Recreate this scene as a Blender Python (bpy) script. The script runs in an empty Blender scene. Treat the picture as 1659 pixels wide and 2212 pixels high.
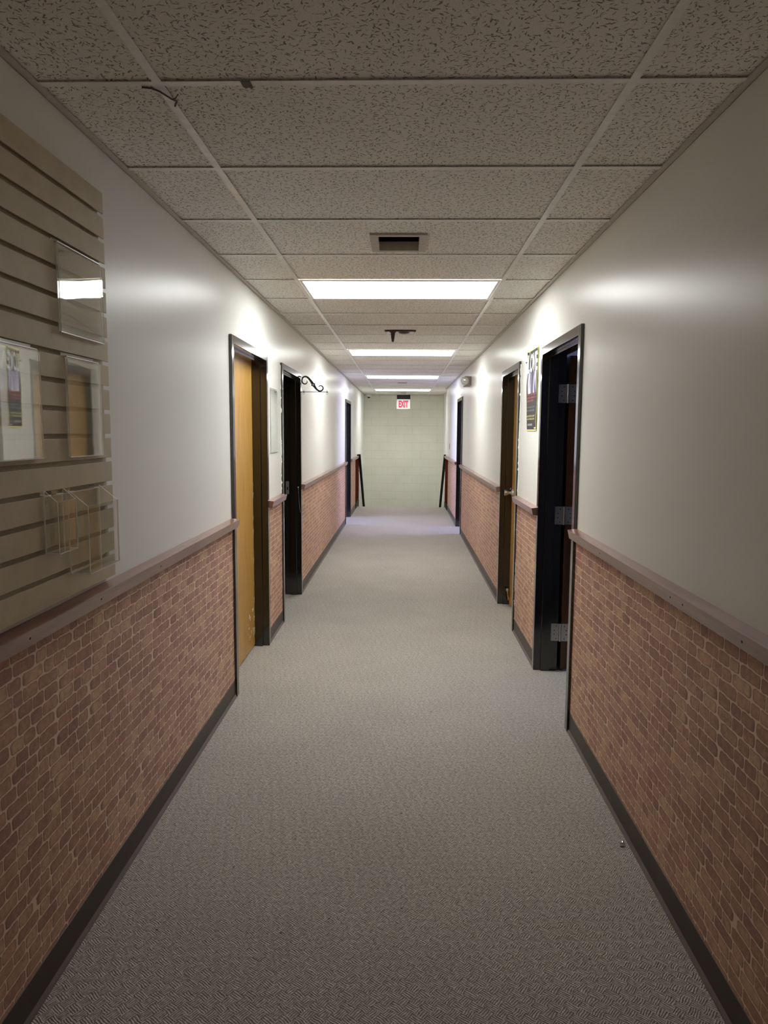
import bpy, bmesh, math, random
from mathutils import Vector, Matrix, noise as mnoise

random.seed(7)
C = bpy.context.scene.collection
sc = bpy.context.scene
PI = math.pi

# ------------------------------------------------------------------ camera
CAM_H = 1.54814
PITCH, YAW, ROLL, FPX = 0.11051, -0.02701, 0.00677, 1559.2
cam_d = bpy.data.cameras.new('camera')
cam_d.sensor_fit = 'VERTICAL'
cam_d.sensor_height = 24.0
cam_d.lens = 24.0 * FPX / 2212.0
cam_d.clip_start = 0.02
cam = bpy.data.objects.new('camera', cam_d)
C.objects.link(cam)
_cy, _sy, _cp, _sp = math.cos(YAW), math.sin(YAW), math.cos(PITCH), math.sin(PITCH)
_f = Vector((_sy * _cp, _cy * _cp, -_sp))
_r = Vector((_cy, -_sy, 0))
_u = _r.cross(_f)
_r2 = _r * math.cos(ROLL) + _u * math.sin(ROLL)
_u2 = -_r * math.sin(ROLL) + _u * math.cos(ROLL)
cam.matrix_world = Matrix(((_r2.x, _u2.x, -_f.x, 0), (_r2.y, _u2.y, -_f.y, 0),
                           (_r2.z, _u2.z, -_f.z, CAM_H), (0, 0, 0, 1)))
sc.camera = cam

# ------------------------------------------------------------------ world, exposure, light levels
w = bpy.data.worlds.new('world')
sc.world = w
w.use_nodes = True
w.node_tree.nodes['Background'].inputs[0].default_value = (0.5, 0.55, 0.65, 1)
w.node_tree.nodes['Background'].inputs[1].default_value = 0.0
sc.view_settings.view_transform = 'Standard'
sc.view_settings.look = 'None'
sc.view_settings.exposure = 0.0
sc.view_settings.gamma = 1.0
sc.view_settings.use_curve_mapping = False
try:
    sc.cycles.use_denoising = True
    sc.cycles.max_bounces = 16
    sc.cycles.diffuse_bounces = 8
    sc.cycles.transparent_max_bounces = 24
    sc.cycles.sample_clamp_indirect = 6.0
    sc.cycles.caustics_reflective = False
    sc.cycles.caustics_refractive = False
except Exception:
    pass

LENS_STRENGTHS = (20.0, 16.0, 14.0, 16.0)    # the four fluorescent troffers, nearest first; strengths tuned apart to balance the corridor
LENS_COLOR = (0.985, 1.0, 0.965)


def area_light(name, loc, size, energy, color, direction, size_y=None):
    d = bpy.data.lights.new(name, 'AREA')
    d.energy = energy
    d.color = color
    d.shape = 'RECTANGLE' if size_y else 'SQUARE'
    d.size = size
    if size_y:
        d.size_y = size_y
    o = bpy.data.objects.new(name, d)
    o.location = loc
    o.rotation_euler = Vector(direction).to_track_quat('-Z', 'Y').to_euler()
    C.objects.link(o)
    return o


# daylight through the windows of the two rooms at the far end, and faint light elsewhere
area_light('window_light_left_room', (-3.85, 12.43, 1.55), 1.3, 165, (0.45, 0.46, 1.0), (1, 0, -0.12), 1.2)
area_light('window_light_right_room', (3.85, 11.42, 1.55), 1.3, 155, (0.48, 0.46, 1.0), (-1, 0, -0.12), 1.2)
area_light('window_light_near_room', (3.5, 5.8, 1.7), 0.9, 40, (0.45, 0.56, 1.0), (-1, 0.5, 0.12), 0.9)
# added warm fill lamp behind the camera, no such source is seen
area_light('rear_fill_light', (0, -1.35, 1.9), 1.2, 1.2, (1.0, 0.76, 0.56), (0, 1, -0.1), 0.8)

# ------------------------------------------------------------------ dimensions
XL, XR = -0.9765, 0.877        # wall faces
CZ = 2.4384                    # ceiling grid
YB, YE = -1.5, 17.65           # back, end wall
YSTAIR = 14.93
WT = 0.12                      # wall thickness
T = 0.6096
G0 = 1.961                     # first visible ceiling joint
TBL = -0.645                   # left main tee
TBR = TBL + 2 * T

# doors: (side, y0, y1) outer casing
DL = [(4.055, 5.125), (5.72, 6.785), (11.98, 13.12)]
DR = [(3.64, 4.675), (5.545, 6.51), (10.93, 11.92)]
DTOP = 2.083
CAS = 0.05


# ------------------------------------------------------------------ helpers
def link(o, parent=None):
    C.objects.link(o)
    if parent is not None:
        o.parent = parent
    return o


class MB:
    """collects shapes in world coordinates and links them as one mesh object"""

    def __init__(self):
        self.bm = bmesh.new()

    def box(self, x0, x1, y0, y1, z0, z1, mi=0):
        x0, x1 = min(x0, x1), max(x0, x1)
        y0, y1 = min(y0, y1), max(y0, y1)
        z0, z1 = min(z0, z1), max(z0, z1)
        v = [self.bm.verts.new(p) for p in ((x0, y0, z0), (x1, y0, z0), (x1, y1, z0), (x0, y1, z0),
                                            (x0, y0, z1), (x1, y0, z1), (x1, y1, z1), (x0, y1, z1))]
        fs = []
        for q in ((3, 2, 1, 0), (4, 5, 6, 7), (0, 1, 5, 4), (1, 2, 6, 5), (2, 3, 7, 6), (3, 0, 4, 7)):
            f = self.bm.faces.new([v[i] for i in q])
            f.material_index = mi
            fs.append(f)
        return fs

    def slab(self, x0, x1, y0, y1, z0, z1):
        """a clear sheet: big faces use slot 0, the narrow edges slot 1"""
        d = (abs(x1 - x0), abs(y1 - y0), abs(z1 - z0))
        k = d.index(min(d))
        for f in self.box(x0, x1, y0, y1, z0, z1):
            f.normal_update()
            f.material_index = 0 if abs(f.normal[k]) > 0.5 else 1

    def prism(self, poly, axis, a, b, mi=0):
        """poly of 2D points extruded along axis ('x','y','z') from a to b"""
        def P(p, t):
            if axis == 'x':
                return (t, p[0], p[1])
            if axis == 'y':
                return (p[0], t, p[1])
            return (p[0], p[1], t)
        va = [self.bm.verts.new(P(p, a)) for p in poly]
        vb = [self.bm.verts.new(P(p, b)) for p in poly]
        n = len(poly)
        fs = [self.bm.faces.new(va), self.bm.faces.new(vb[::-1])]
        for i in range(n):
            fs.append(self.bm.faces.new((va[i], vb[i], vb[(i + 1) % n], va[(i + 1) % n])))
        for f in fs:
            f.material_index = mi
        return fs

    def tube(self, pts, r, n=10, mi=0, closed=False):
        pts = [Vector(p) for p in pts]
        rs = r if isinstance(r, (list, tuple)) else [r] * len(pts)
        rings = []
        up = Vector((0, 0, 1))
        for i, p in enumerate(pts):
            if closed:
                t = pts[(i + 1) % len(pts)] - pts[i - 1]
            else:
                t = pts[min(i + 1, len(pts) - 1)] - pts[max(i - 1, 0)]
            t.normalize()
            ref = up if abs(t.dot(up)) < 0.95 else Vector((1, 0, 0))
            a = t.cross(ref).normalized()
            b = a.cross(t).normalized()
            rings.append([self.bm.verts.new(p + (a * math.cos(2 * PI * k / n) + b * math.sin(2 * PI * k / n)) * rs[i])
                          for k in range(n)])
        m = len(rings)
        for i in range(m if closed else m - 1):
            A, B = rings[i], rings[(i + 1) % m]
            for k in range(n):
                f = self.bm.faces.new((A[k], A[(k + 1) % n], B[(k + 1) % n], B[k]))
                f.material_index = mi
                f.smooth = True
        if not closed:
            self.bm.faces.new(rings[0][::-1]).material_index = mi
            self.bm.faces.new(rings[-1]).material_index = mi

    def lathe(self, origin, axis, prof, n=24, mi=0):
        """prof: list of (radius, distance along axis)"""
        o = Vector(origin)
        t = Vector(axis).normalized()
        ref = Vector((0, 0, 1)) if abs(t.z) < 0.9 else Vector((1, 0, 0))
        a = t.cross(ref).normalized()
        b = a.cross(t).normalized()
        rings = []
        for r, h in prof:
            r = max(r, 1e-5)
            rings.append([self.bm.verts.new(o + t * h + (a * math.cos(2 * PI * k / n) + b * math.sin(2 * PI * k / n)) * r)
                          for k in range(n)])
        for i in range(len(rings) - 1):
            A, B = rings[i], rings[i + 1]
            for k in range(n):
                f = self.bm.faces.new((A[k], A[(k + 1) % n], B[(k + 1) % n], B[k]))
                f.material_index = mi
                f.smooth = True
        self.bm.faces.new(rings[0][::-1]).material_index = mi
        self.bm.faces.new(rings[-1]).material_index = mi

    def build(self, name, mats, parent=None, origin=None, bevel=0, segs=2):
        self.bm.normal_update()
        if origin is None:
            origin = Vector((0, 0, 0))
            if parent is not None:
                q = parent
                while q is not None:
                    origin = origin + q.location
                    q = q.parent
        origin = Vector(origin)
        bmesh.ops.recalc_face_normals(self.bm, faces=self.bm.faces)
        for e in self.bm.edges:
            if len(e.link_faces) == 2 and e.calc_face_angle(0) > math.radians(48):
                e.smooth = False
        for v in self.bm.verts:
            v.co -= origin
        me = bpy.data.meshes.new(name)
        self.bm.to_mesh(me)
        self.bm.free()
        for m in (mats if isinstance(mats, (list, tuple)) else [mats]):
            me.materials.append(m)
        o = bpy.data.objects.new(name, me)
        if parent is None:
            o.location = origin
        link(o, parent)
        if bevel:
            md = o.modifiers.new('bevel', 'BEVEL')
            md.width = bevel
            md.segments = segs
            md.limit_method = 'ANGLE'
            md.angle_limit = math.radians(40)
            md.harden_normals = False
        return o


def thing(name, label, cat, loc, group=None):
    o = bpy.data.objects.new(name, None)
    o.empty_display_size = 0.1
    o.location = loc
    o['label'] = label
    o['category'] = cat
    if group:
        o['group'] = group
    return link(o)


def tag(o, label, cat, group=None):
    o['label'] = label
    o['category'] = cat
    if group:
        o['group'] = group
    return o


def struct(o):
    o['kind'] = 'structure'
    return o


# ------------------------------------------------------------------ node material helpers
class NM:
    def __init__(self, name):
        self.m = bpy.data.materials.new(name)
        self.m.use_nodes = True
        self.nt = self.m.node_tree
        self.nt.nodes.clear()
        self.out = self.nt.nodes.new('ShaderNodeOutputMaterial')

    def n(self, typ, **kw):
        nd = self.nt.nodes.new(typ)
        for k, v in kw.items():
            if k.startswith('i_'):
                key = k[2:]
                key = int(key) if key.isdigit() else key.replace('_', ' ')
                nd.inputs[key].default_value = v
            else:
                setattr(nd, k, v)
        return nd

    def l(self, a, b):
        self.nt.links.new(a, b)

    def math(self, op, a, b=None, c=None):
        nd = self.nt.nodes.new('ShaderNodeMath')
        nd.operation = op
        for i, v in enumerate((a, b, c)):
            if v is None:
                continue
            if isinstance(v, (int, float)):
                nd.inputs[i].default_value = v
            else:
                self.l(v, nd.inputs[i])
        return nd.outputs[0]

    def mix(self, fac, a, b, blend='MIX'):
        nd = self.nt.nodes.new('ShaderNodeMix')
        nd.data_type = 'RGBA'
        nd.blend_type = blend
        for sock, v in ((nd.inputs[0], fac), (nd.inputs[6], a), (nd.inputs[7], b)):
            if isinstance(v, (int, float)):
                sock.default_value = v
            elif isinstance(v, tuple):
                sock.default_value = v if len(v) == 4 else (*v, 1)
            else:
                self.l(v, sock)
        return nd.outputs[2]

    def ramp(self, fac, stops, interp='LINEAR'):
        nd = self.nt.nodes.new('ShaderNodeValToRGB')
        nd.color_ramp.interpolation = interp
        el = nd.color_ramp.elements
        el[0].position, el[0].color = stops[0][0], (*stops[0][1], 1)
        el[1].position, el[1].color = stops[-1][0], (*stops[-1][1], 1)
        for p, c in stops[1:-1]:
            e = el.new(p)
            e.color = (*c, 1)
        self.l(fac, nd.inputs[0])
        return nd.outputs[0]

    def bsdf(self, color=None, rough=0.5, metal=0.0, spec=0.5, bump=None, bump_d=0.001, bump_s=1.0, coat=0.0, ior=1.5):
        b = self.n('ShaderNodeBsdfPrincipled')
        if color is not None:
            if isinstance(color, tuple):
                b.inputs['Base Color'].default_value = (*color[:3], 1)
            else:
                self.l(color, b.inputs['Base Color'])
        if isinstance(rough, (int, float)):
            b.inputs['Roughness'].default_value = rough
        else:
            self.l(rough, b.inputs['Roughness'])
        b.inputs['Metallic'].default_value = metal
        b.inputs['Specular IOR Level'].default_value = spec
        b.inputs['IOR'].default_value = ior
        b.inputs['Coat Weight'].default_value = coat
        b.inputs['Coat Roughness'].default_value = 0.08
        if bump is not None:
            bp = self.n('ShaderNodeBump')
            bp.inputs['Strength'].default_value = bump_s
            bp.inputs['Distance'].default_value = bump_d
            self.l(bump, bp.inputs['Height'])
            self.l(bp.outputs[0], b.inputs['Normal'])
        self.l(b.outputs[0], self.out.inputs[0])
        return b


def plain(name, color, rough=0.5, metal=0.0, spec=0.5, coat=0.0, noise_amt=0.06, noise_scale=30, ior=1.5):
    """one colour with a faint procedural unevenness"""
    k = NM(name)
    tc = k.n('ShaderNodeTexCoord')
    nz = k.n('ShaderNodeTexNoise', i_Scale=noise_scale, i_Detail=3.0)
    k.l(tc.outputs['Object'], nz.inputs['Vector'])
    lo = tuple(c * (1 - noise_amt) for c in color)
    hi = tuple(min(1, c * (1 + noise_amt)) for c in color)
    col = k.ramp(nz.outputs['Fac'], [(0.3, lo), (0.7, hi)])
    k.bsdf(col, rough, metal, spec, coat=coat, ior=ior)
    return k.m


# ---- wall paint: eggshell white rolled on, faint roller texture
def mat_wall_paint(name, color, rough=0.34):
    k = NM(name)
    g = k.n('ShaderNodeNewGeometry')
    big = k.n('ShaderNodeTexNoise', i_Scale=1.3, i_Detail=2.0)
    mp = k.n('ShaderNodeMapping')
    mp.inputs['Scale'].default_value = (1, 1, 0.22)
    k.l(g.outputs['Position'], mp.inputs['Vector'])
    k.l(mp.outputs[0], big.inputs['Vector'])
    col = k.ramp(big.outputs['Fac'], [(0.3, tuple(c * 0.965 for c in color)), (0.7, color)])
    fine = k.n('ShaderNodeTexNoise', i_Scale=150.0, i_Detail=3.0, i_Roughness=0.6)
    mp2 = k.n('ShaderNodeMapping')
    mp2.inputs['Scale'].default_value = (1, 1, 0.55)
    k.l(g.outputs['Position'], mp2.inputs['Vector'])
    k.l(mp2.outputs[0], fine.inputs['Vector'])
    mid = k.n('ShaderNodeTexNoise', i_Scale=7.0, i_Detail=0.0)
    mp3 = k.n('ShaderNodeMapping')
    mp3.inputs['Scale'].default_value = (1, 1, 0.35)
    k.l(g.outputs['Position'], mp3.inputs['Vector'])
    k.l(mp3.outputs[0], mid.inputs['Vector'])
    h = k.math('ADD', k.math('MULTIPLY', fine.outputs['Fac'], 0.35), k.math('MULTIPLY', mid.outputs['Fac'], 0.08))
    smear = k.n('ShaderNodeTexNoise', i_Scale=6.0, i_Detail=1.0, i_Distortion=0.6)
    mp4 = k.n('ShaderNodeMapping')
    mp4.inputs['Scale'].default_value = (1, 1.6, 0.7)
    k.l(g.outputs['Position'], mp4.inputs['Vector'])
    k.l(mp4.outputs[0], smear.inputs['Vector'])
    rr = k.math('MULTIPLY_ADD', smear.outputs['Fac'], 0.03, rough - 0.015)
    k.bsdf(col, rr, spec=0.06, bump=h, bump_d=0.0009, bump_s=0.6).inputs['Specular Tint'].default_value = (1.0, 0.93, 0.74, 1)
    return k.m


# ---- brick print wallpaper on the wainscot
def mat_brick_paper():
    k = NM('brick_print_wallpaper')
    g = k.n('ShaderNodeNewGeometry')
    sp = k.n('ShaderNodeSeparateXYZ')
    nz = k.n('ShaderNodeTexNoise', i_Scale=26.0, i_Detail=2.0)
    k.l(g.outputs['Position'], nz.inputs['Vector'])
    wob = k.n('ShaderNodeVectorMath', operation='MULTIPLY_ADD')
    sub = k.n('ShaderNodeVectorMath', operation='SUBTRACT')
    k.l(nz.outputs['Color'], sub.inputs[0])
    sub.inputs[1].default_value = (0.5, 0.5, 0.5)
    k.l(sub.outputs[0], wob.inputs[0])
    wob.inputs[1].default_value = (0.010, 0.010, 0.010)
    k.l(g.outputs['Position'], wob.inputs[2])
    k.l(wob.outputs[0], sp.inputs[0])
    u, v = sp.outputs['Y'], sp.outputs['Z']
    H = 0.0385
    row = k.math('FLOOR', k.math('DIVIDE', v, H))
    wn = k.n('ShaderNodeTexWhiteNoise', noise_dimensions='1D')
    k.l(row, wn.inputs['W'])
    rnd = wn.outputs['Value']
    s1 = k.math('MULTIPLY', k.math('SINE', k.math('MULTIPLY_ADD', u, 24.0, k.math('MULTIPLY', rnd, 40.0))), 0.017)
    s2 = k.math('MULTIPLY', k.math('SINE', k.math('MULTIPLY_ADD', u, 57.0, k.math('MULTIPLY', rnd, 91.0))), 0.007)
    uu = k.math('ADD', k.math('ADD', u, k.math('MULTIPLY', rnd, 0.7)), k.math('ADD', s1, s2))

    BW = 0.078
    cu, cv = k.math('DIVIDE', uu, BW), k.math('DIVIDE', v, H)
    lx, ly = k.math('FRACT', cu), k.math('FRACT', cv)
    dx = k.math('MULTIPLY', k.math('MINIMUM', lx, k.math('SUBTRACT', 1.0, lx)), BW)
    dy = k.math('MULTIPLY', k.math('MINIMUM', ly, k.math('SUBTRACT', 1.0, ly)), H)
    R = 0.0115
    qx = k.math('MAXIMUM', k.math('SUBTRACT', R, dx), 0.0)
    qy = k.math('MAXIMUM', k.math('SUBTRACT', R, dy), 0.0)
    dist = k.math('SUBTRACT', R, k.math('SQRT', k.math('ADD', k.math('MULTIPLY', qx, qx), k.math('MULTIPLY', qy, qy))))
    nm = k.n('ShaderNodeTexNoise', i_Scale=40.0, i_Detail=2.0)
    k.l(g.outputs['Position'], nm.inputs['Vector'])
    dist = k.math('SUBTRACT', dist, k.math('MULTIPLY', k.math('SUBTRACT', nm.outputs['Fac'], 0.5), 0.0028))

    def sstep(x, a, b):
        mr = k.n('ShaderNodeMapRange', interpolation_type='SMOOTHSTEP')
        k.l(x, mr.inputs[0])
        for q, vv in zip((1, 2, 3, 4), (a, b, 0.0, 1.0)):
            mr.inputs[q].default_value = vv
        return mr.outputs[0]
    mortar = k.math('SUBTRACT', 1.0, sstep(dist, 0.0012, 0.0032))
    cell = k.n('ShaderNodeTexWhiteNoise', noise_dimensions='2D')
    cbn = k.n('ShaderNodeCombineXYZ')
    k.l(k.math('FLOOR', cu), cbn.inputs[0])
    k.l(row, cbn.inputs[1])
    k.l(cbn.outputs[0], cell.inputs['Vector'])
    col = k.ramp(cell.outputs['Value'], [(0.0, (0.400, 0.232, 0.185)), (0.3, (0.455, 0.268, 0.205)),
                                         (0.6, (0.510, 0.306, 0.225)), (0.85, (0.570, 0.372, 0.258)), (1.0, (0.610, 0.418, 0.285))])
    n2 = k.n('ShaderNodeTexNoise', i_Scale=60.0, i_Detail=4.0, i_Roughness=0.65)
    k.l(g.outputs['Position'], n2.inputs['Vector'])
    n3 = k.n('ShaderNodeTexNoise', i_Scale=9.0, i_Detail=2.0)
    k.l(g.outputs['Position'], n3.inputs['Vector'])
    col = k.mix(0.75, col, k.ramp(n2.outputs['Fac'], [(0.3, (0.62, 0.60, 0.60)), (0.7, (1.28, 1.25, 1.18))]), 'MULTIPLY')
    col = k.mix(0.6, col, k.ramp(n3.outputs['Fac'], [(0.35, (0.88, 0.74, 0.80)), (0.65, (1.12, 1.1, 0.98))]), 'MULTIPLY')
    edge = k.math('MULTIPLY', k.math('SUBTRACT', 1.0, sstep(dist, 0.0022, 0.0078)), 0.42)
    left = k.math('MULTIPLY', k.math('SUBTRACT', 1.0, sstep(k.math('MULTIPLY', lx, BW), 0.003, 0.013)), 0.42)
    edge = k.math('MINIMUM', k.math('ADD', edge, left), 0.8)
    col = k.mix(edge, col, (0.17, 0.092, 0.07))
    col = k.mix(mortar, col, (0.80, 0.585, 0.465))
    k.bsdf(col, 0.55, spec=0.35, bump=n2.outputs['Fac'], bump_d=0.0006, bump_s=0.4)
    return k.m


# ---- woven loop carpet: blocks of parallel ribs laid in a basket weave
def mat_carpet():
    k = NM('woven_loop_carpet')
    g = k.n('ShaderNodeNewGeometry')
    mp = k.n('ShaderNodeMapping')
    mp.inputs['Rotation'].default_value = (0, 0, math.radians(38))
    k.l(g.outputs['Position'], mp.inputs['Vector'])
    nz = k.n('ShaderNodeTexNoise', i_Scale=35.0, i_Detail=1.0)
    k.l(g.outputs['Position'], nz.inputs['Vector'])
    wob = k.n('ShaderNodeVectorMath', operation='MULTIPLY_ADD')
    k.l(nz.outputs['Color'], wob.inputs[0])
    wob.inputs[1].default_value = (0.010, 0.010, 0)
    k.l(mp.outputs[0], wob.inputs[2])
    sp = k.n('ShaderNodeSeparateXYZ')
    k.l(wob.outputs[0], sp.inputs[0])
    a, b = sp.outputs['X'], sp.outputs['Y']
    BW, BH = 0.033, 0.028
    ca = k.math('FLOOR', k.math('DIVIDE', a, BW))
    cbk = k.math('FLOOR', k.math('DIVIDE', b, BH))
    par = k.math('FRACT', k.math('MULTIPLY', k.math('ADD', ca, cbk), 0.5))
    par = k.math('GREATER_THAN', par, 0.25)
    W = 2 * PI / 0.0066
    ra = k.math('SINE', k.math('MULTIPLY', a, W))
    rb = k.math('SINE', k.math('MULTIPLY', b, W))
    rib = k.math('ADD', k.math('MULTIPLY', ra, par), k.math('MULTIPLY', rb, k.math('SUBTRACT', 1.0, par)))
    fz = k.n('ShaderNodeTexNoise', i_Scale=420.0, i_Detail=2.0)
    k.l(g.outputs['Position'], fz.inputs['Vector'])
    h = k.math('ADD', k.math('MULTIPLY', rib, 0.5), k.math('MULTIPLY', fz.outputs['Fac'], 0.9))
    fl2 = k.n('ShaderNodeTexNoise', i_Scale=95.0, i_Detail=3.0, i_Roughness=0.7)
    k.l(wob.outputs[0], fl2.inputs['Vector'])
    v = k.math('MULTIPLY_ADD', rib, 0.24, k.math('MULTIPLY_ADD', fz.outputs['Fac'], 0.6, k.math('MULTIPLY_ADD', fl2.outputs['Fac'], 1.1, -0.35)))
    col = k.ramp(v, [(0.08, (0.135, 0.118, 0.102)), (0.5, (0.405, 0.374, 0.338)), (0.92, (0.77, 0.735, 0.685))])
    big = k.n('ShaderNodeTexNoise', i_Scale=2.2, i_Detail=4.0)
    k.l(g.outputs['Position'], big.inputs['Vector'])
    col = k.mix(0.5, col, k.ramp(big.outputs['Fac'], [(0.3, (0.90, 0.89, 0.88)), (0.7, (1.08, 1.08, 1.07))]), 'MULTIPLY')
    # a few trodden dark specks
    vo = k.n('ShaderNodeTexVoronoi', i_Scale=2.4, voronoi_dimensions='2D')
    k.l(g.outputs['Position'], vo.inputs['Vector'])
    spk = k.math('LESS_THAN', vo.outputs['Distance'], 0.009)
    col = k.mix(k.math('MULTIPLY', spk, 0.75), col, (0.03, 0.026, 0.022))
    k.bsdf(col, 0.95, spec=0.1, bump=h, bump_d=0.0022, bump_s=0.7)
    return k.m


# ---- fissured mineral-fibre ceiling tile
def mat_tile():
    k = NM('fissured_ceiling_tile')
    g = k.n('ShaderNodeNewGeometry')

    def dashes(scale, off, ln, wd, keep):
        mp = k.n('ShaderNodeMapping')
        mp.inputs['Location'].default_value = off
        k.l(g.outputs['Position'], mp.inputs['Vector'])
        # bend the little strokes
        nz = k.n('ShaderNodeTexNoise', i_Scale=110.0, i_Detail=1.0)
        k.l(mp.outputs[0], nz.inputs['Vector'])
        wob = k.n('ShaderNodeVectorMath', operation='MULTIPLY_ADD')
        k.l(nz.outputs['Color'], wob.inputs[0])
        wob.inputs[1].default_value = (0.010, 0.010, 0)
        k.l(mp.outputs[0], wob.inputs[2])
        vo = k.n('ShaderNodeTexVoronoi', voronoi_dimensions='2D', i_Scale=scale)
        k.l(wob.outputs[0], vo.inputs['Vector'])
        df = k.n('ShaderNodeVectorMath', operation='SUBTRACT')
        k.l(wob.outputs[0], df.inputs[0])
        k.l(vo.outputs['Position'], df.inputs[1])
        sp = k.n('ShaderNodeSeparateXYZ')
        k.l(df.outputs[0], sp.inputs[0])
        cs = k.n('ShaderNodeSeparateColor')
        k.l(vo.outputs['Color'], cs.inputs[0])
        ang = k.math('MULTIPLY', cs.outputs[0], 6.283)
        co, si = k.math('COSINE', ang), k.math('SINE', ang)
        px = k.math('ADD', k.math('MULTIPLY', sp.outputs[0], co), k.math('MULTIPLY', sp.outputs[1], si))
        py = k.math('SUBTRACT', k.math('MULTIPLY', sp.outputs[1], co), k.math('MULTIPLY', sp.outputs[0], si))
        a = k.math('POWER', k.math('DIVIDE', k.math('ABSOLUTE', px), ln), 2.0)
        b = k.math('POWER', k.math('DIVIDE', k.math('ABSOLUTE', py), k.math('MULTIPLY_ADD', cs.outputs[1], wd, wd * 0.5)), 2.0)
        e = k.math('SUBTRACT', 1.0, k.math('ADD', a, b))
        e = k.math('MULTIPLY', k.math('MAXIMUM', e, 0.0), 2.0)
        e = k.math('MINIMUM', e, 1.0)
        return k.math('MULTIPLY', e, k.math('LESS_THAN', cs.outputs[2], keep))
    d = k.math('MAXIMUM', dashes(47.0, (0, 0, 0), 0.0092, 0.0017, 0.85), dashes(60.0, (3.3, 1.7, 0), 0.0058, 0.0015, 0.75))
    pin = k.n('ShaderNodeTexNoise', i_Scale=330.0, i_Detail=2.0)
    k.l(g.outputs['Position'], pin.inputs['Vector'])
    base = k.ramp(pin.outputs['Fac'], [(0.32, (0.78, 0.755, 0.71)), (0.55, (0.94, 0.925, 0.89))])
    big = k.n('ShaderNodeTexNoise', i_Scale=1.1, i_Detail=2.0)
    k.l(g.outputs['Position'], big.inputs['Vector'])
    base = k.mix(0.4, base, k.ramp(big.outputs['Fac'], [(0.3, (0.93, 0.92, 0.9)), (0.7, (1.03, 1.03, 1.03))]), 'MULTIPLY')
    col = k.mix(k.math('MULTIPLY', d, 0.78), base, (0.17, 0.14, 0.11))
    h = k.math('SUBTRACT', k.math('MULTIPLY', pin.outputs['Fac'], 0.4), d)
    k.bsdf(col, 0.95, spec=0.1, bump=h, bump_d=0.0012, bump_s=0.6)
    return k.m


def mat_cmu():
    k = NM('painted_concrete_block')
    g = k.n('ShaderNodeNewGeometry')
    sp = k.n('ShaderNodeSeparateXYZ')
    k.l(g.outputs['Position'], sp.inputs[0])
    cb = k.n('ShaderNodeCombineXYZ')
    k.l(sp.outputs[0], cb.inputs[0])
    k.l(k.math('ADD', sp.outputs[2], 0.103), cb.inputs[1])
    b = k.n('ShaderNodeTexBrick', offset=0.5, i_Scale=1.0)
    b.inputs['Brick Width'].default_value = 0.4
    b.inputs['Row Height'].default_value = 0.2
    b.inputs['Mortar Size'].default_value = 0.008
    b.inputs['Mortar Smooth'].default_value = 0.3
    k.l(cb.outputs[0], b.inputs['Vector'])
    nz = k.n('ShaderNodeTexNoise', i_Scale=160.0, i_Detail=3.0)
    k.l(g.outputs['Position'], nz.inputs['Vector'])
    n2 = k.n('ShaderNodeTexNoise', i_Scale=2.5, i_Detail=2.0)
    k.l(g.outputs['Position'], n2.inputs['Vector'])
    col = k.ramp(n2.outputs['Fac'], [(0.3, (0.70, 0.695, 0.60)), (0.7, (0.74, 0.735, 0.64))])
    col = k.mix(k.math('MULTIPLY', b.outputs['Fac'], 0.22), col, (0.48, 0.48, 0.37))
    h = k.math('SUBTRACT', k.math('MULTIPLY', nz.outputs['Fac'], 0.25), b.outputs['Fac'])
    k.bsdf(col, 0.55, spec=0.4, bump=h, bump_d=0.002, bump_s=0.45)
    return k.m


def mat_wood(name, dark, mid, light, rough=0.4, stretch=(9, 9, 0.55), scale=5.0, coat=0.15, spec=0.45):
    k = NM(name)
    tc = k.n('ShaderNodeTexCoord')
    mp = k.n('ShaderNodeMapping')
    mp.inputs['Scale'].default_value = stretch
    k.l(tc.outputs['Object'], mp.inputs['Vector'])
    n1 = k.n('ShaderNodeTexNoise', i_Scale=scale, i_Detail=6.0, i_Roughness=0.62, i_Distortion=0.6)
    k.l(mp.outputs[0], n1.inputs['Vector'])
    n2 = k.n('ShaderNodeTexNoise', i_Scale=scale * 7, i_Detail=3.0)
    k.l(mp.outputs[0], n2.inputs['Vector'])
    f = k.math('ADD', k.math('MULTIPLY', n1.outputs['Fac'], 0.7), k.math('MULTIPLY', n2.outputs['Fac'], 0.3))
    col = k.ramp(f, [(0.33, dark), (0.5, mid), (0.66, light)])
    k.bsdf(col, rough, spec=spec, coat=coat, bump=n2.outputs['Fac'], bump_d=0.0003, bump_s=0.3)
    return k.m


def mat_rail():
    """painted chair rail: brownish pink enamel, chipped and knotted in places"""
    k = NM('chair_rail_enamel')
    g = k.n('ShaderNodeNewGeometry')
    mp = k.n('ShaderNodeMapping')
    mp.inputs['Scale'].default_value = (10, 0.9, 10)
    k.l(g.outputs['Position'], mp.inputs['Vector'])
    n1 = k.n('ShaderNodeTexNoise', i_Scale=3.0, i_Detail=4.0, i_Distortion=0.8)
    k.l(mp.outputs[0], n1.inputs['Vector'])
    col = k.ramp(n1.outputs['Fac'], [(0.32, (0.225, 0.112, 0.088)), (0.5, (0.285, 0.150, 0.120)), (0.7, (0.330, 0.180, 0.145))])
    # small nail holes along the front face
    vo = k.n('ShaderNodeTexVoronoi', i_Scale=6.0)
    k.l(g.outputs['Position'], vo.inputs['Vector'])
    col = k.mix(k.math('MULTIPLY', k.math('LESS_THAN', vo.outputs['Distance'], 0.02), 0.85), col, (0.02, 0.012, 0.01))
    k.bsdf(col, 0.28, spec=0.55, coat=0.2, bump=n1.outputs['Fac'], bump_d=0.001, bump_s=0.35)
    return k.m


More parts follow.
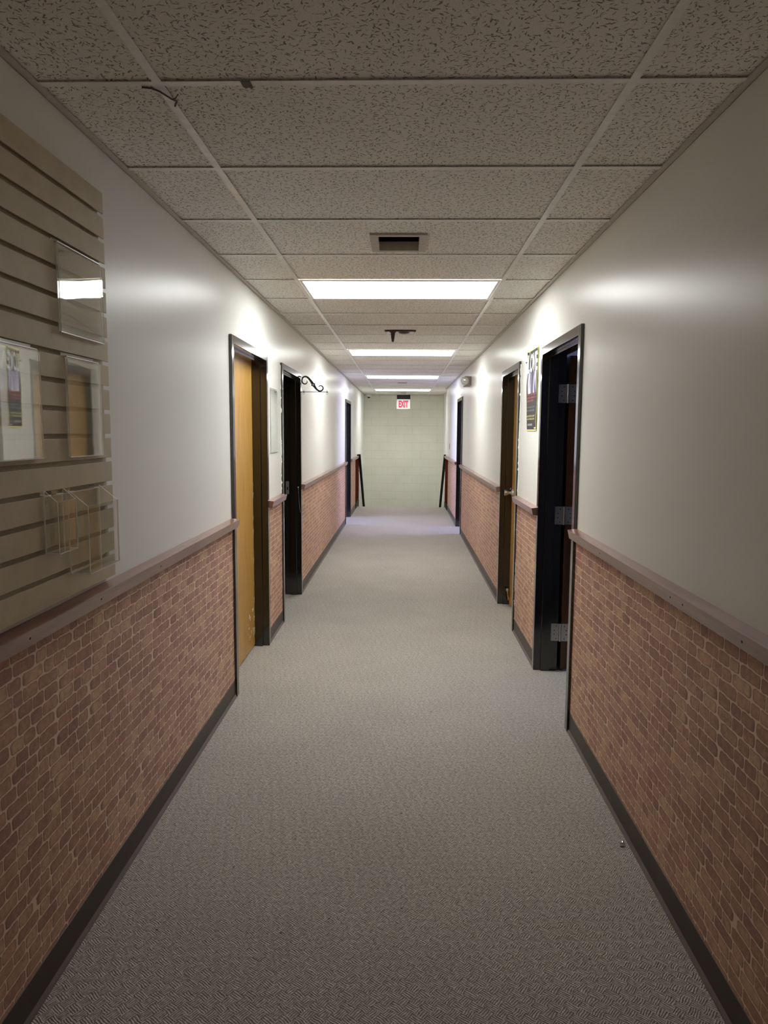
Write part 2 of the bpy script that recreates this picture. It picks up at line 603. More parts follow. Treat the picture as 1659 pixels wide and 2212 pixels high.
def mat_acrylic(name, ior, wav):
    k = NM(name)
    tc = k.n('ShaderNodeTexCoord')
    nz = k.n('ShaderNodeTexNoise', i_Scale=9.0, i_Detail=1.0)
    k.l(tc.outputs['Object'], nz.inputs['Vector'])
    bp = k.n('ShaderNodeBump', i_Strength=wav, i_Distance=0.004)
    k.l(nz.outputs['Fac'], bp.inputs['Height'])
    gg = k.n('ShaderNodeNewGeometry')
    fr = k.n('ShaderNodeFresnel')
    # the sheet does not bend light, so both of its faces reflect alike
    k.l(k.math('ADD', ior, k.math('MULTIPLY', gg.outputs['Backfacing'], 1.0 / ior - ior)), fr.inputs['IOR'])
    tr = k.n('ShaderNodeBsdfTransparent')
    tr.inputs[0].default_value = (0.97, 0.975, 0.97, 1)
    gl = k.n('ShaderNodeBsdfGlossy', i_Roughness=0.015)
    gl.inputs[0].default_value = (1, 1, 1, 1)
    k.l(bp.outputs[0], gl.inputs['Normal'])
    mx = k.n('ShaderNodeMixShader')
    k.l(fr.outputs[0], mx.inputs[0])
    k.l(tr.outputs[0], mx.inputs[1])
    k.l(gl.outputs[0], mx.inputs[2])
    k.l(mx.outputs[0], k.out.inputs[0])
    return k.m


def mat_acrylic_edge():
    k = NM('acrylic_painted_bright_edge')  # whitened edge colour stands in for light carried through the sheet
    tl = k.n('ShaderNodeBsdfTranslucent')
    tl.inputs[0].default_value = (1.0, 0.985, 0.95, 1)
    df = k.n('ShaderNodeBsdfDiffuse')
    df.inputs[0].default_value = (0.97, 0.955, 0.92, 1)
    gl = k.n('ShaderNodeBsdfGlossy', i_Roughness=0.3)
    m1 = k.n('ShaderNodeMixShader', i_0=0.6)
    m2 = k.n('ShaderNodeMixShader', i_0=0.45)
    k.l(tl.outputs[0], m1.inputs[1])
    k.l(df.outputs[0], m1.inputs[2])
    k.l(m1.outputs[0], m2.inputs[1])
    k.l(gl.outputs[0], m2.inputs[2])
    k.l(m2.outputs[0], k.out.inputs[0])
    return k.m


def mat_emit(name, color, strength):
    k = NM(name)
    e = k.n('ShaderNodeEmission', i_Strength=strength)
    e.inputs[0].default_value = (*color, 1)
    k.l(e.outputs[0], k.out.inputs[0])
    return k.m


def mat_mdf():
    k = NM('slatwall_tan_board')
    tc = k.n('ShaderNodeTexCoord')
    n1 = k.n('ShaderNodeTexNoise', i_Scale=420.0, i_Detail=2.0)
    k.l(tc.outputs['Object'], n1.inputs['Vector'])
    n2 = k.n('ShaderNodeTexNoise', i_Scale=14.0, i_Detail=4.0)
    k.l(tc.outputs['Object'], n2.inputs['Vector'])
    f = k.math('ADD', k.math('MULTIPLY', n1.outputs['Fac'], 0.6), k.math('MULTIPLY', n2.outputs['Fac'], 0.4))
    col = k.ramp(f, [(0.35, (0.50, 0.43, 0.305)), (0.65, (0.61, 0.535, 0.395))])
    k.bsdf(col, 0.6, spec=0.3)
    return k.m


def mat_print():
    """the photograph printed on the poster: pale upright figures blurred on dusky purple grey"""
    k = NM('poster_printed_picture')
    tc = k.n('ShaderNodeTexCoord')
    mp = k.n('ShaderNodeMapping')
    mp.inputs['Scale'].default_value = (1, 16, 3.2)
    k.l(tc.outputs['Object'], mp.inputs['Vector'])
    n1 = k.n('ShaderNodeTexNoise', i_Scale=1.0, i_Detail=3.0, i_Distortion=0.4)
    k.l(mp.outputs[0], n1.inputs['Vector'])
    col = k.ramp(n1.outputs['Fac'], [(0.36, (0.035, 0.032, 0.045)), (0.47, (0.16, 0.14, 0.22)), (0.56, (0.52, 0.49, 0.62)), (0.64, (0.86, 0.86, 0.90))])
    k.bsdf(col, 0.6, spec=0.15)
    return k.m


M = {
    'paint': mat_wall_paint('white_wall_paint', (0.84, 0.84, 0.805), 0.29),
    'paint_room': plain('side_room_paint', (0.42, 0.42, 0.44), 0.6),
    'back': plain('dark_bounce_stop_brown', (0.10, 0.075, 0.055), 0.8),  # unseen back wall, darkened to cut bounce light near the camera
    'brick': mat_brick_paper(),
    'carpet': mat_carpet(),
    'tile': mat_tile(),
    'grid': plain('ceiling_grid_white_steel', (0.90, 0.885, 0.85), 0.28),
    'angle': plain('wall_angle_tan_steel', (0.55, 0.515, 0.45), 0.5),
    'cmu': mat_cmu(),
    'frame': plain('dark_brown_gloss_enamel', (0.0105, 0.0085, 0.0065), 0.14, spec=0.75, coat=0.6),
    'oak': mat_wood('oak_door_veneer', (0.400, 0.205, 0.045), (0.500, 0.275, 0.068), (0.590, 0.355, 0.105)),
    'oak_dark': mat_wood('brown_stained_door', (0.055, 0.020, 0.009), (0.085, 0.032, 0.014), (0.110, 0.045, 0.020)),
    'red_wood': mat_wood('red_brown_stained_board', (0.055, 0.012, 0.006), (0.080, 0.018, 0.009), (0.10, 0.026, 0.013), rough=0.9, coat=0.0, spec=0.0),
    'rail': mat_rail(),
    'base': plain('dark_brown_vinyl_base', (0.054, 0.041, 0.032), 0.42, spec=0.45),
    'toe': plain('pale_vinyl_toe', (0.150, 0.128, 0.115), 0.6),  # paler than the rest of the base
    'black': plain('black_satin_paint', (0.005, 0.005, 0.005), 0.6, spec=0.2),
    'iron': plain('black_wrought_iron', (0.004, 0.004, 0.004), 0.5),
    'steel': plain('satin_steel', (0.55, 0.55, 0.56), 0.30, metal=0.85),
    'chrome': plain('bright_chrome', (0.82, 0.82, 0.82), 0.10, metal=1.0),
    'brass': plain('polished_brass', (0.80, 0.58, 0.25), 0.18, metal=1.0),
    'rubber': plain('grey_rubber', (0.32, 0.30, 0.28), 0.7),
    'white_plastic': plain('white_plastic', (0.72, 0.71, 0.68), 0.4),
    'exit_face': plain('exit_face_white', (0.52, 0.52, 0.48), 0.5),
    'dome_white': plain('camera_white', (0.86, 0.86, 0.83), 0.5),
    'grey_plastic': plain('beige_grey_plastic', (0.34, 0.31, 0.27), 0.45),
    'vent': plain('vent_enamel', (0.47, 0.43, 0.37), 0.5),
    'vent_blade': plain('vent_blade_tan', (0.62, 0.54, 0.42), 0.5),
    'dark': plain('dark_void', (0.012, 0.011, 0.010), 0.8),
    'maroon': plain('maroon_enamel', (0.045, 0.010, 0.009), 0.35),
    'exit_red': mat_emit('lit_exit_letters', (1.0, 0.07, 0.17), 1.15),
    'acrylic': mat_acrylic('clear_acrylic', 1.45, 0.03),
    'acrylic_b': mat_acrylic('clear_acrylic_sheet', 1.72, 0.012),
    'acrylic_thin': mat_acrylic('clear_thin_acrylic', 1.28, 0.02),
    'acrylic_edge': mat_acrylic_edge(),
    'mdf': mat_mdf(),
    'poster': plain('poster_charcoal_ink', (0.062, 0.062, 0.066), 0.6, spec=0.15),
    'poster_yellow': plain('poster_yellow_ink', (0.84, 0.80, 0.34), 0.6, spec=0.15),
    'poster_white': plain('poster_white_ink', (0.86, 0.87, 0.86), 0.6, spec=0.15),
    'poster_grey': plain('poster_grey_ink', (0.33, 0.335, 0.36), 0.6, spec=0.15),
    'poster_red': plain('poster_red_ink', (0.62, 0.16, 0.18), 0.6, spec=0.15),
    'poster_print': mat_print(),
    'paper': plain('white_paper', (0.80, 0.79, 0.76), 0.7),
    'tape': plain('brown_tape', (0.10, 0.065, 0.05), 0.6),
    'string': plain('pale_string', (0.45, 0.42, 0.36), 0.8),
    'glass_lamp': plain('lamp_glass_grey', (0.50, 0.50, 0.46), 0.12, coat=0.8),
}

# ------------------------------------------------------------------ the shell
fl = MB()
fl.box(-4.4, 4.4, YB, YSTAIR, -0.12, 0.0)
struct(fl.build('floor', M['carpet']))

st = MB()
for i in range(8):
    y0 = YSTAIR + 0.001 + i * 0.28
    st.box(-1.06, 1.06, y0, y0 + 0.28 + (0.4 if i == 7 else 0), -0.178 * (i + 1) - 0.3, -0.178 * (i + 1))
struct(st.build('floor_stairs', M['carpet']))


def wall_side(name, side, wx, doors, y_end):
    b = MB()
    xs = (wx, wx + side * WT)
    ys = [YB]
    for a, c in doors:
        ys += [a + 0.02, c - 0.02]
    ys.append(y_end)
    for i in range(0, len(ys), 2):
        b.box(xs[0], xs[1], ys[i], ys[i + 1], 0 if ys[i + 1] < YSTAIR else -2.2, CZ + 0.25)
    for a, c in doors:
        b.box(xs[0], xs[1], a + 0.02, c - 0.02, DTOP - 0.03, CZ + 0.25)
    return struct(b.build(name, M['paint']))


wall_side('wall_left', -1, XL, DL, YE)
wall_side('wall_right', 1, XR, DR, 15.2)
b = MB()
b.box(0.945, 1.07, 15.2, YE, -2.2, CZ + 0.25)
struct(b.build('wall_right_stair', M['paint']))
b = MB()
b.box(-1.15, 1.15, YE, YE + 0.2, -2.2, CZ + 0.25)
struct(b.build('wall_end', M['cmu']))
b = MB()
b.box(-1.15, 1.15, YB - 0.12, YB, 0, CZ + 0.25)
struct(b.build('wall_back', M['back']))  # unseen dark wall set close behind the camera to limit bounce light


def room(name, x0, x1, y0, y1, side):
    """the inside of a side room seen through an open door: walls and ceiling as one shell"""
    b = MB()
    t = 0.08
    b.box(x0, x1, y0 - t, y0, 0, 2.5)
    b.box(x0, x1, y1, y1 + t, 0, 2.5)
    xo = x0 if side < 0 else x1
    b.box(xo - t, xo + t, y0 - t, y1 + t, 0, 2.5)
    b.box(x0, x1, y0 - t, y1 + t, 2.5, 2.58)
    return struct(b.build(name, M['paint_room']))


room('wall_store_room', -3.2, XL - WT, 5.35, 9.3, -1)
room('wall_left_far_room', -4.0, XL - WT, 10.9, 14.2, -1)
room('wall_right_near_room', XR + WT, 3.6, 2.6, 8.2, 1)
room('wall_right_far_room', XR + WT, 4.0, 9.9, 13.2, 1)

# ceiling tiles, lying in the grid
n0, n1 = -11, 26
LIGHT_ROWS = (4, 10, 16, 22)
VENTS = ((-0.130, 0.062, 3.42, 3.67), (-0.105, 0.022, 13.30, 13.42))    # openings for the air vents
cl = MB()
rng = random.Random(3)
for k in range(n0, n1):
    ya, yb = G0 + k * T, min(G0 + (k + 1) * T, YE - 0.001)
    if ya < YB:
        ya = YB + 0.001
    if yb <= ya:
        continue
    for j, (xa, xb) in enumerate(((XL + 0.002, TBL), (TBL, TBR), (TBR, (XR if ya < 15.0 else 0.945) - 0.002))):
        if j == 1 and k in LIGHT_ROWS:
            continue
        z = CZ + 0.0062 + rng.uniform(0, 0.0014)
        X0, X1, Y0, Y1 = xa + 0.004, xb - 0.004, ya + 0.004, yb - 0.004
        hole = [v for v in VENTS if j == 1 and Y0 < v[2] and v[3] < Y1]
        if hole:
            hx0, hx1, hy0, hy1 = hole[0]
            cl.box(X0, X1, Y0, hy0, z, z + 0.018)
            cl.box(X0, X1, hy1, Y1, z, z + 0.018)
            cl.box(X0, hx0, hy0, hy1, z, z + 0.018)
            cl.box(hx1, X1, hy0, hy1, z, z + 0.018)
        else:
            cl.box(X0, X1, Y0, Y1, z, z + 0.018)
cl.box(-1.2, 1.2, YB, YE, CZ + 0.22, CZ + 0.25)
struct(cl.build('ceiling', M['tile']))

tees = MB()
for x in (TBL, TBR):
    tees.box(x - 0.012, x + 0.012, YB, YE, CZ, CZ + 0.002)
    tees.box(x - 0.002, x + 0.002, YB, YE, CZ + 0.002, CZ + 0.03)
struct(tees.build('trim_1', M['grid']))
ct = MB()
for k in range(n0 + 1, n1):
    y = G0 + k * T
    for xa, xb in ((XL + 0.02, TBL - 0.012), (TBL + 0.012, TBR - 0.012), (TBR + 0.012, XR - 0.02)):
        ct.box(xa, xb, y - 0.012, y + 0.012, CZ + 0.0003, CZ + 0.002)
struct(ct.build('trim_2', M['grid']))
wa = MB()
for wx, s, ye in ((XL, 1, YE), (XR, -1, 15.2)):
    wa.box(wx, wx + s * 0.022, YB, ye, CZ - 0.001, CZ + 0.0035)
    wa.box(wx, wx + s * 0.0015, YB, ye, CZ - 0.001, CZ + 0.022)
wa.box(XL, 0.945, YE - 0.022, YE - 0.0005, CZ - 0.001, CZ + 0.0035)
struct(wa.build('trim_3', M['angle']))

# wainscot, chair rail and base on the stretches between the doors
RAIL_ZL, RAIL_ZR = 1.054, 1.069
RAIL_Z = 1.046
trim_no = 4


def wainscot(side, wx, y0, y1, base_ext=0.0, full_y0=None):
    global trim_no
    RZ = RAIL_ZL if side < 0 else RAIL_ZR
    b = MB()
    b.box(wx, wx - side * 0.003, y0, y1, 0.02, RZ - 0.02)
    struct(b.build('trim_%d' % trim_no, M['brick']))
    trim_no += 1
    # chair rail: flat top, front face leaning back underneath
    b = MB()
    s = -side
    b.prism([(wx, RZ), (wx + s * 0.048, RZ - 0.006), (wx + s * 0.038, RZ - 0.050), (wx, RZ - 0.053)], 'y', y0, y1, 0)
    ro = struct(b.build('trim_%d' % trim_no, M['rail'], bevel=0.0016))
    trim_no += 1
    if y0 < 0:
        for yy in ((1.74, 2.17, 2.72) if side < 0 else (1.75, 2.13, 2.23, 3.05)):
            b = MB()
            b.lathe((wx + s * 0.0435, yy, RZ - 0.027), (s, 0, -0.22), [(0.0034, -0.001), (0.0034, 0.0006)], 8)
            b.build('nail_hole', M['dark'], ro)
    b = MB()
    b.prism([(wx, 0.0), (wx + s * 0.0135, 0.0), (wx + s * 0.0115, 0.006), (wx + s * 0.0055, 0.017), (wx + s * 0.0048, 0.1)
             , (wx + s * 0.003, 0.1016), (wx, 0.1016)], 'y', y0, y1)
    o = b.build('baseboard_left' if side < 0 else 'baseboard_right', [M['base'], M['toe']])
    for p in o.data.polygons:
        c = p.center
        if c.z < 0.013 and abs(c.x) < abs(wx) - 0.004 and abs(p.normal.y) < 0.5:
            p.material_index = 1
    struct(o)


wainscot(-1, XL, YB, DL[0][0])
wainscot(-1, XL, DL[0][1], DL[1][0])
wainscot(-1, XL, DL[1][1], DL[2][0])
wainscot(-1, XL, DL[2][1], 14.5)
wainscot(1, XR, YB, DR[0][0])
wainscot(1, XR, DR[0][1], DR[1][0])
wainscot(1, XR, DR[1][1], DR[2][0])
wainscot(1, XR, DR[2][1], 14.35)
# red-brown boards with a black foot that close the wainscot at the head of the stairs
for side, wx, ya, ye_ in ((-1, XL, 14.5, 15.5), (1, XR, 14.35, 15.19)):
    s = -side
    RZ = RAIL_ZL if side < 0 else RAIL_ZR
    b = MB()
    b.box(wx, wx + s * 0.012, ya, ye_, 0.118, RZ - 0.05)
    struct(b.build('trim_%d' % trim_no, M['red_wood'], bevel=0.002))
    trim_no += 1
    b = MB()
    b.box(wx, wx + s * 0.016, ya, ye_, -0.15, 0.105)
    struct(b.build('trim_%d' % trim_no, M['black'], bevel=0.002))
    trim_no += 1
    b = MB()
    b.prism([(wx, RZ), (wx + s * 0.048, RZ - 0.006), (wx + s * 0.038, RZ - 0.050), (wx, RZ - 0.053)], 'y', ya, 15.0)
    struct(b.build('trim_%d' % trim_no, M['rail'], bevel=0.0016))
    trim_no += 1


# ------------------------------------------------------------------ doors
def door(no, side, wx, y0, y1):
    """painted steel frame set in the wall; returns the structure Empty"""
    def X(d):
        return wx + side * d
    r = bpy.data.objects.new('door_%d' % no, None)
    r.location = (wx, (y0 + y1) / 2, 0)
    r['kind'] = 'structure'
    link(r)
    b = MB()
    zt = DTOP
    b.box(X(-0.016), X(0.138), y0, y0 + CAS, 0, zt)
    b.box(X(-0.016), X(0.138), y1 - CAS, y1, 0, zt)
    b.box(X(-0.0161), X(0.138), y0 + CAS, y1 - CAS, zt - CAS, zt)
    b.build('door_frame', M['frame'], r, bevel=0.0025)
    b = MB()
    t = 0.016
    b.box(X(0.030), X(0.086), y0 + CAS, y0 + CAS + t, 0, zt - CAS)
    b.box(X(0.030), X(0.086), y1 - CAS - t, y1 - CAS, 0, zt - CAS)
    b.box(X(0.030), X(0.086), y0 + CAS + t, y1 - CAS - t, zt - CAS - t, zt - CAS)
    b.build('door_stop', M['frame'], r, bevel=0.0015)
    return r, X


def leaf(r, X, y0, y1, mat):
    b = MB()
    b.box(X(0.088), X(0.132), y0 + CAS + 0.003, y1 - CAS - 0.003, 0.012, DTOP - CAS - 0.003)
    return b.build('door_leaf', mat, r, bevel=0.002)


d1, X = door(1, -1, XL, *DL[0])
lf1 = leaf(d1, X, *DL[0], M['oak'])
# scratches low on the oak leaf
b = MB()
rs = random.Random(5)
for i in range(16):
    y = DL[0][1] - CAS - 0.03 - rs.random() * 0.22
    z = 0.08 + rs.random() * 0.2
    a = rs.uniform(0.4, 1.2)
    ln = rs.uniform(0.01, 0.035)
    b.tube([(X(0.0876), y, z), (X(0.0876), y + ln * math.cos(a) * 0.6, z + ln * math.sin(a))], 0.0012, 5)
for i in range(10):
    z = 0.1 + i * 0.12 + rs.uniform(-0.03, 0.03)
    b.tube([(X(0.0876), DL[0][1] - CAS - 0.018, z), (X(0.0876), DL[0][1] - CAS - 0.018, z + rs.uniform(0.01, 0.04))], 0.0014, 5)
o = b.build('scratch_marks', M['paper'], lf1)
o['label'] = 'pale scratches low on the oak door'

d2, X = door(2, -1, XL, *DL[1])
b = MB()
b.box(X(0.0995), X(0.131), DL[1][1] - CAS - 0.0015, DL[1][1] - CAS, 0.962, 1.082)
b.box(X(0.1085), X(0.118), DL[1][1] - CAS - 0.003, DL[1][1] - CAS - 0.0014, 1.0, 1.03, 1)
b.build('strike_plate', [M['steel'], M['dark']], d2, bevel=0.0008)
# the store-room leaf stands wide open inside the room, hinged on the near side
b = MB()
b.box(X(0.16), X(1.05), DL[1][0] + 0.0, DL[1][0] + 0.044, 0.012, DTOP - CAS - 0.003)
b.build('door_leaf', M['oak_dark'], d2, bevel=0.002)

d3, X = door(3, -1, XL, *DL[2])
b = MB()
b.box(X(0.16), X(1.1), DL[2][1] - 0.05, DL[2][1] - 0.006, 0.012, DTOP - CAS - 0.003)
b.build('door_leaf', M['oak_dark'], d3, bevel=0.002)

d4, X = door(4, 1, XR, *DR[0])
yj = DR[0][1] - CAS
b = MB()
b.box(X(0.158), X(0.202), yj - 0.006, yj + 0.86, 0.012, DTOP - CAS - 0.003)
lf4 = b.build('door_leaf', M['oak_dark'], d4, bevel=0.002)
for z in (0.257, 1.023, 1.795):
    b = MB()
    b.box(X(0.093), X(0.143), yj - 0.0025, yj, z - 0.0575, z + 0.0575)
    b.box(X(0.158), X(0.205), yj - 0.009, yj - 0.006, z - 0.0575, z + 0.0575)
    b.tube([(X(0.150), yj - 0.010, z - 0.0585), (X(0.150), yj - 0.010, z + 0.0585)], 0.0068, 12)
    for dz in (-0.042, -0.014, 0.014, 0.042):
        b.lathe((X(0.113 if abs(dz) < 0.02 else 0.126), yj - 0.0024, z + dz), (0, -1, 0), [(0.0036, 0), (0.0036, 0.0008)], 8, 1)
        b.lathe((X(0.190 if abs(dz) < 0.02 else 0.178), yj - 0.0089, z + dz), (0, -1, 0), [(0.0036, 0), (0.0036, 0.0008)], 8, 1)
    b.build('hinge', [M['steel'], M['dark']], d4)

d5, X = door(5, 1, XR, *DR[1])
lf5 = leaf(d5, X, *DR[1], M['oak'])
yk = DR[1][1] - CAS - 0.075
b = MB()
b.lathe((X(0.088), yk, 1.02), (-1, 0, 0), [(0.034, 0), (0.034, 0.004), (0.026, 0.012), (0.013, 0.018), (0.012, 0.035), (0.016, 0.040),
                                         (0.024, 0.052), (0.027, 0.068), (0.0265, 0.074), (0.0, 0.076)], 28)
b.build('door_knob', M['steel'], lf5)
b = MB()
ys_ = DR[1][1] - CAS - 0.10
b.box(X(0.076), X(0.088), ys_ - 0.012, ys_ + 0.012, 0.03, 0.085)
b.tube([(X(0.070), ys_, 0.058), (X(0.066), ys_ + 0.012, 0.10), (X(0.062), ys_ + 0.02, 0.138)], 0.0055, 10)
ds = b.build('kick_down_stop', M['brass'], lf5, bevel=0.001)
b = MB()
b.lathe((X(0.062), ys_ + 0.02, 0.136), (-0.1, 0.3, 1), [(0.009, 0), (0.012, 0.004), (0.012, 0.02), (0.009, 0.024)], 14)
o = b.build('stop_tip', M['rubber'], ds)

d6, X = door(6, 1, XR, *DR[2])
b = MB()
b.box(X(0.16), X(1.05), DR[2][1] - 0.05, DR[2][1] - 0.006, 0.012, DTOP - CAS - 0.003)
b.build('door_leaf', M['oak_dark'], d6, bevel=0.002)


# ragged white paint and torn paper along some casing edges
def ragged(door_obj, side, wx, y, z0, z1, seed, mat, w):
    rs = random.Random(seed)
    b = MB()
    x0 = wx
    z = z0
    pts = []
    while z < z1:
        f = mnoise.noise(Vector((seed * 3.1, z * 4.0, 0))) * 0.5 + 0.5
        g = w * (0.15 + 0.85 * f * f) if rs.random() > 0.22 else w * rs.uniform(0.2, 1.0)
        pts.append((z, max(0.0006, g)))
        z += rs.uniform(0.006, 0.02)
    for (za, ga), (zb, gb) in zip(pts, pts[1:]):
        vs = [b.bm.verts.new(p) for p in ((x0, y - 0.0006, za), (x0 - side * ga, y - 0.0006, za), (x0 - side * gb, y - 0.0006, zb), (x0, y - 0.0006, zb))]
        b.bm.faces.new(vs)
        vs2 = [b.bm.verts.new(p) for p in ((x0, y - 0.0001, za), (x0 - side * ga, y - 0.0001, za), (x0 - side * gb, y - 0.0001, zb), (x0, y - 0.0001, zb))]
        b.bm.faces.new(vs2)
    b.build('paint_smear', mat, door_obj)


ragged(d2, -1, XL, DL[1][0], RAIL_Z + 0.01, DTOP - 0.02, 11, M['paint'], 0.012)
ragged(d2, -1, XL, DL[1][0], 0.1, RAIL_Z - 0.05, 12, M['paper'], 0.006)
ragged(d5, 1, XR, DR[1][0], RAIL_Z + 0.01, DTOP - 0.02, 13, M['paint'], 0.012)
ragged(d5, 1, XR, DR[1][0], 0.1, RAIL_Z - 0.05, 14, M['paper'], 0.010)

# string tied to the far jamb of the store-room door
b = MB()
yj2 = DL[1][1] - CAS
b.lathe((XL - 0.012, yj2, 1.028), (0, -1, 0), [(0.004, 0), (0.004, 0.006), (0.006, 0.008), (0.005, 0.011)], 10)
b.tube([(XL - 0.012, yj2 - 0.006, 1.028), (XL - 0.008, yj2 - 0.008, 0.97), (XL - 0.004, yj2 - 0.006, 0.88), (XL + 0.006, yj2 - 0.004, 0.79)], 0.0011, 6)
tag(b.build('string', M['string'], origin=(XL - 0.012, yj2, 1.028)), 'pale string hanging from a small hook on the dark door jamb', 'string')

# ------------------------------------------------------------------ ceiling lights
LBL = ['nearest and largest of the lit ceiling panels, beyond the square air vent',
       'second lit ceiling panel, just beyond the hanging maroon peg',
       'third lit ceiling panel, between the maroon fixture and the small far vent',
       'farthest lit ceiling panel, right in front of the exit sign']
for i, k in enumerate(LIGHT_ROWS):
    ya, yb = G0 + k * T, G0 + (k + 1) * T
    xc = (TBL + TBR) / 2
    t = thing('ceiling_light', LBL[i], 'ceiling light', (xc, (ya + yb) / 2, CZ), 'fluorescent ceiling panels')
    xa, xb = TBL + 0.013, TBR - 0.013
    b = MB()
    f = 0.016
    b.box(xa, xb, ya + 0.013, ya + 0.013 + f, CZ + 0.0005, CZ + 0.012)
    b.box(xa, xb, yb - 0.013 - f, yb - 0.013, CZ + 0.0005, CZ + 0.012)
    b.box(xa, xa + f, ya + 0.013 + f, yb - 0.013 - f, CZ + 0.0005, CZ + 0.012)
    b.box(xb - f, xb, ya + 0.013 + f, yb - 0.013 - f, CZ + 0.0005, CZ + 0.012)
    b.box(xa, xb, ya + 0.013, yb - 0.013, CZ + 0.05, CZ + 0.09)
    b.build('frame', M['grid'], t)
    b = MB()
    b.box(xa + f - 0.002, xb - f + 0.002, ya + 0.011 + f, yb - 0.011 - f, CZ + 0.003, CZ + 0.006)
    b.build('diffuser', mat_emit('lit_troffer_lens', LENS_COLOR, LENS_STRENGTHS[i]), t)

# ------------------------------------------------------------------ air vents
def vent(x0, x1, y0, y1, hole, label):
    t = thing('air_vent', label, 'vent', ((x0 + x1) / 2, (y0 + y1) / 2, CZ + 0.004), None)
    ix0, ix1, iy0, iy1 = hole
    z0, z1 = CZ - 0.004, CZ + 0.0060
    b = MB()
    b.box(x0, x1, y0, iy0, z0, z1)
    b.box(x0, x1, iy1, y1, z0, z1)
    b.box(x0, ix0, iy0, iy1, z0, z1)
    b.box(ix1, x1, iy0, iy1, z0, z1)
    for x in ((x0 + ix0) / 2, (x1 + ix1) / 2):
        b.lathe((x, (y0 + y1) / 2, z0), (0, 0, -1), [(0.004, 0), (0.003, 0.0016)], 10)
    b.build('frame', M['vent'], t, bevel=0.001)
    b = MB()
    b.box(ix0 - 0.002, ix1 + 0.002, iy0 - 0.002, iy1 + 0.002, CZ + 0.12, CZ + 0.125)
    b.box(ix0 - 0.002, ix0 - 0.0005, iy0, iy1, z1, CZ + 0.12)
    b.box(ix1 + 0.0005, ix1 + 0.002, iy0, iy1, z1, CZ + 0.12)
    b.box(ix0, ix1, iy0 - 0.002, iy0 - 0.0005, z1, CZ + 0.12)
    b.box(ix0, ix1, iy1 + 0.0005, iy1 + 0.002, z1, CZ + 0.12)
    b.build('duct', M['dark'], t)
    d = iy1 - iy0
    for f0, f1, za, zb in ((0.97, 0.97, 0.0, 0.062), (0.50, 0.56, 0.008, 0.055)):
        b = MB()
        ya, yb = iy0 + d * f0, iy0 + d * f1
        b.prism([(ya, CZ + za), (ya + 0.0015, CZ + za), (yb + 0.0015, CZ + zb), (yb, CZ + zb)], 'x', ix0 + 0.001, ix1 - 0.001)
        b.build('blade', M['vent_blade'] if za == 0.0 else M['dark'], t)


vent(-0.166, 0.098, 3.39, 3.70, VENTS[0], 'square tan air vent with dark slot in the near ceiling tiles')
vent(-0.125, 0.042, 13.27, 13.45, VENTS[1], 'small dark air vent far down the ceiling before the last light')

# ------------------------------------------------------------------ maroon fixture on the ceiling
t = thing('ceiling_fixture', 'maroon ceiling plate with a tapered peg hanging down', 'ceiling fixture', (-0.042, 6.62, CZ + 0.004), None)
b = MB()
b.box(-0.172, 0.090, 6.531, 6.72, CZ - 0.003, CZ + 0.0042)
o = b.build('plate', M['dome_white'], t, bevel=0.001)
b = MB()
b.box(-0.180, 0.096, 6.512, 6.530, CZ - 0.0075, CZ + 0.0042)
b.build('front_edge', M['maroon'], t, bevel=0.002)
b = MB()
b.lathe((-0.109, 6.57, CZ - 0.002), (0, 0, -1), [(0.030, 0), (0.030, 0.006), (0.0215, 0.008), (0.0105, 0.086), (0.009, 0.090), (0.0, 0.091)], 24)
b.build('peg', M['maroon'], t)
b = MB()
b.lathe((-0.109, 6.57, CZ - 0.091), (0, 0, -1), [(0.012, 0), (0.012, 0.003), (0.007, 0.005)], 18)
b.build('peg_tip', M['white_plastic'], t)
b = MB()
b.lathe((-0.010, 6.60, CZ - 0.003), (0, 0, -1), [(0.052, 0), (0.050, 0.004), (0.040, 0.010), (0.022, 0.014), (0.0, 0.015)], 32)
b.build('dome', M['maroon'], t)
for x in (-0.172, 0.082):
    b = MB()
    b.box(x - (0.004 if x > 0 else 0), x + 0.012, 6.531, 6.74, CZ - 0.018, CZ - 0.0031)
    b.build('side_lip', M['dome_white'], t, bevel=0.001)

# scraps near the camera on the grid
b = MB()
yj = G0
b.prism([(-0.4285, yj - 0.014), (-0.403, yj - 0.0145), (-0.401, yj + 0.020), (-0.408, yj + 0.026), (-0.412, yj + 0.018), (-0.422, yj + 0.024), (-0.4275, yj + 0.012)], 'z', CZ - 0.0016, CZ - 0.0002)
tag(b.build('tape_scrap', M['tape'], origin=(-0.415, yj, CZ)), 'scrap of brown tape stuck on the nearest ceiling grid bar', 'tape')
b = MB()
w_ = [(-0.692, 1.973, CZ - 0.002), (-0.668, 1.976, CZ - 0.003), (-0.652, 1.988, CZ - 0.005), (-0.638, 2.014, CZ - 0.007),
      (-0.632, 2.033, CZ - 0.006), (-0.624, 2.050, CZ - 0.003), (-0.640, 2.085, CZ - 0.001)]
b.tube(w_, 0.0024, 8)
b.tube([w_[4], (TBL + 0.024, yj + 0.066, CZ - 0.006), (TBL + 0.034, yj + 0.058, CZ + 0.001)], 0.0014, 6)
tag(b.build('wire', M['tape'], origin=(TBL, yj + 0.08, CZ)), 'thin brown wire wrapped around the near left ceiling grid bar', 'wire')

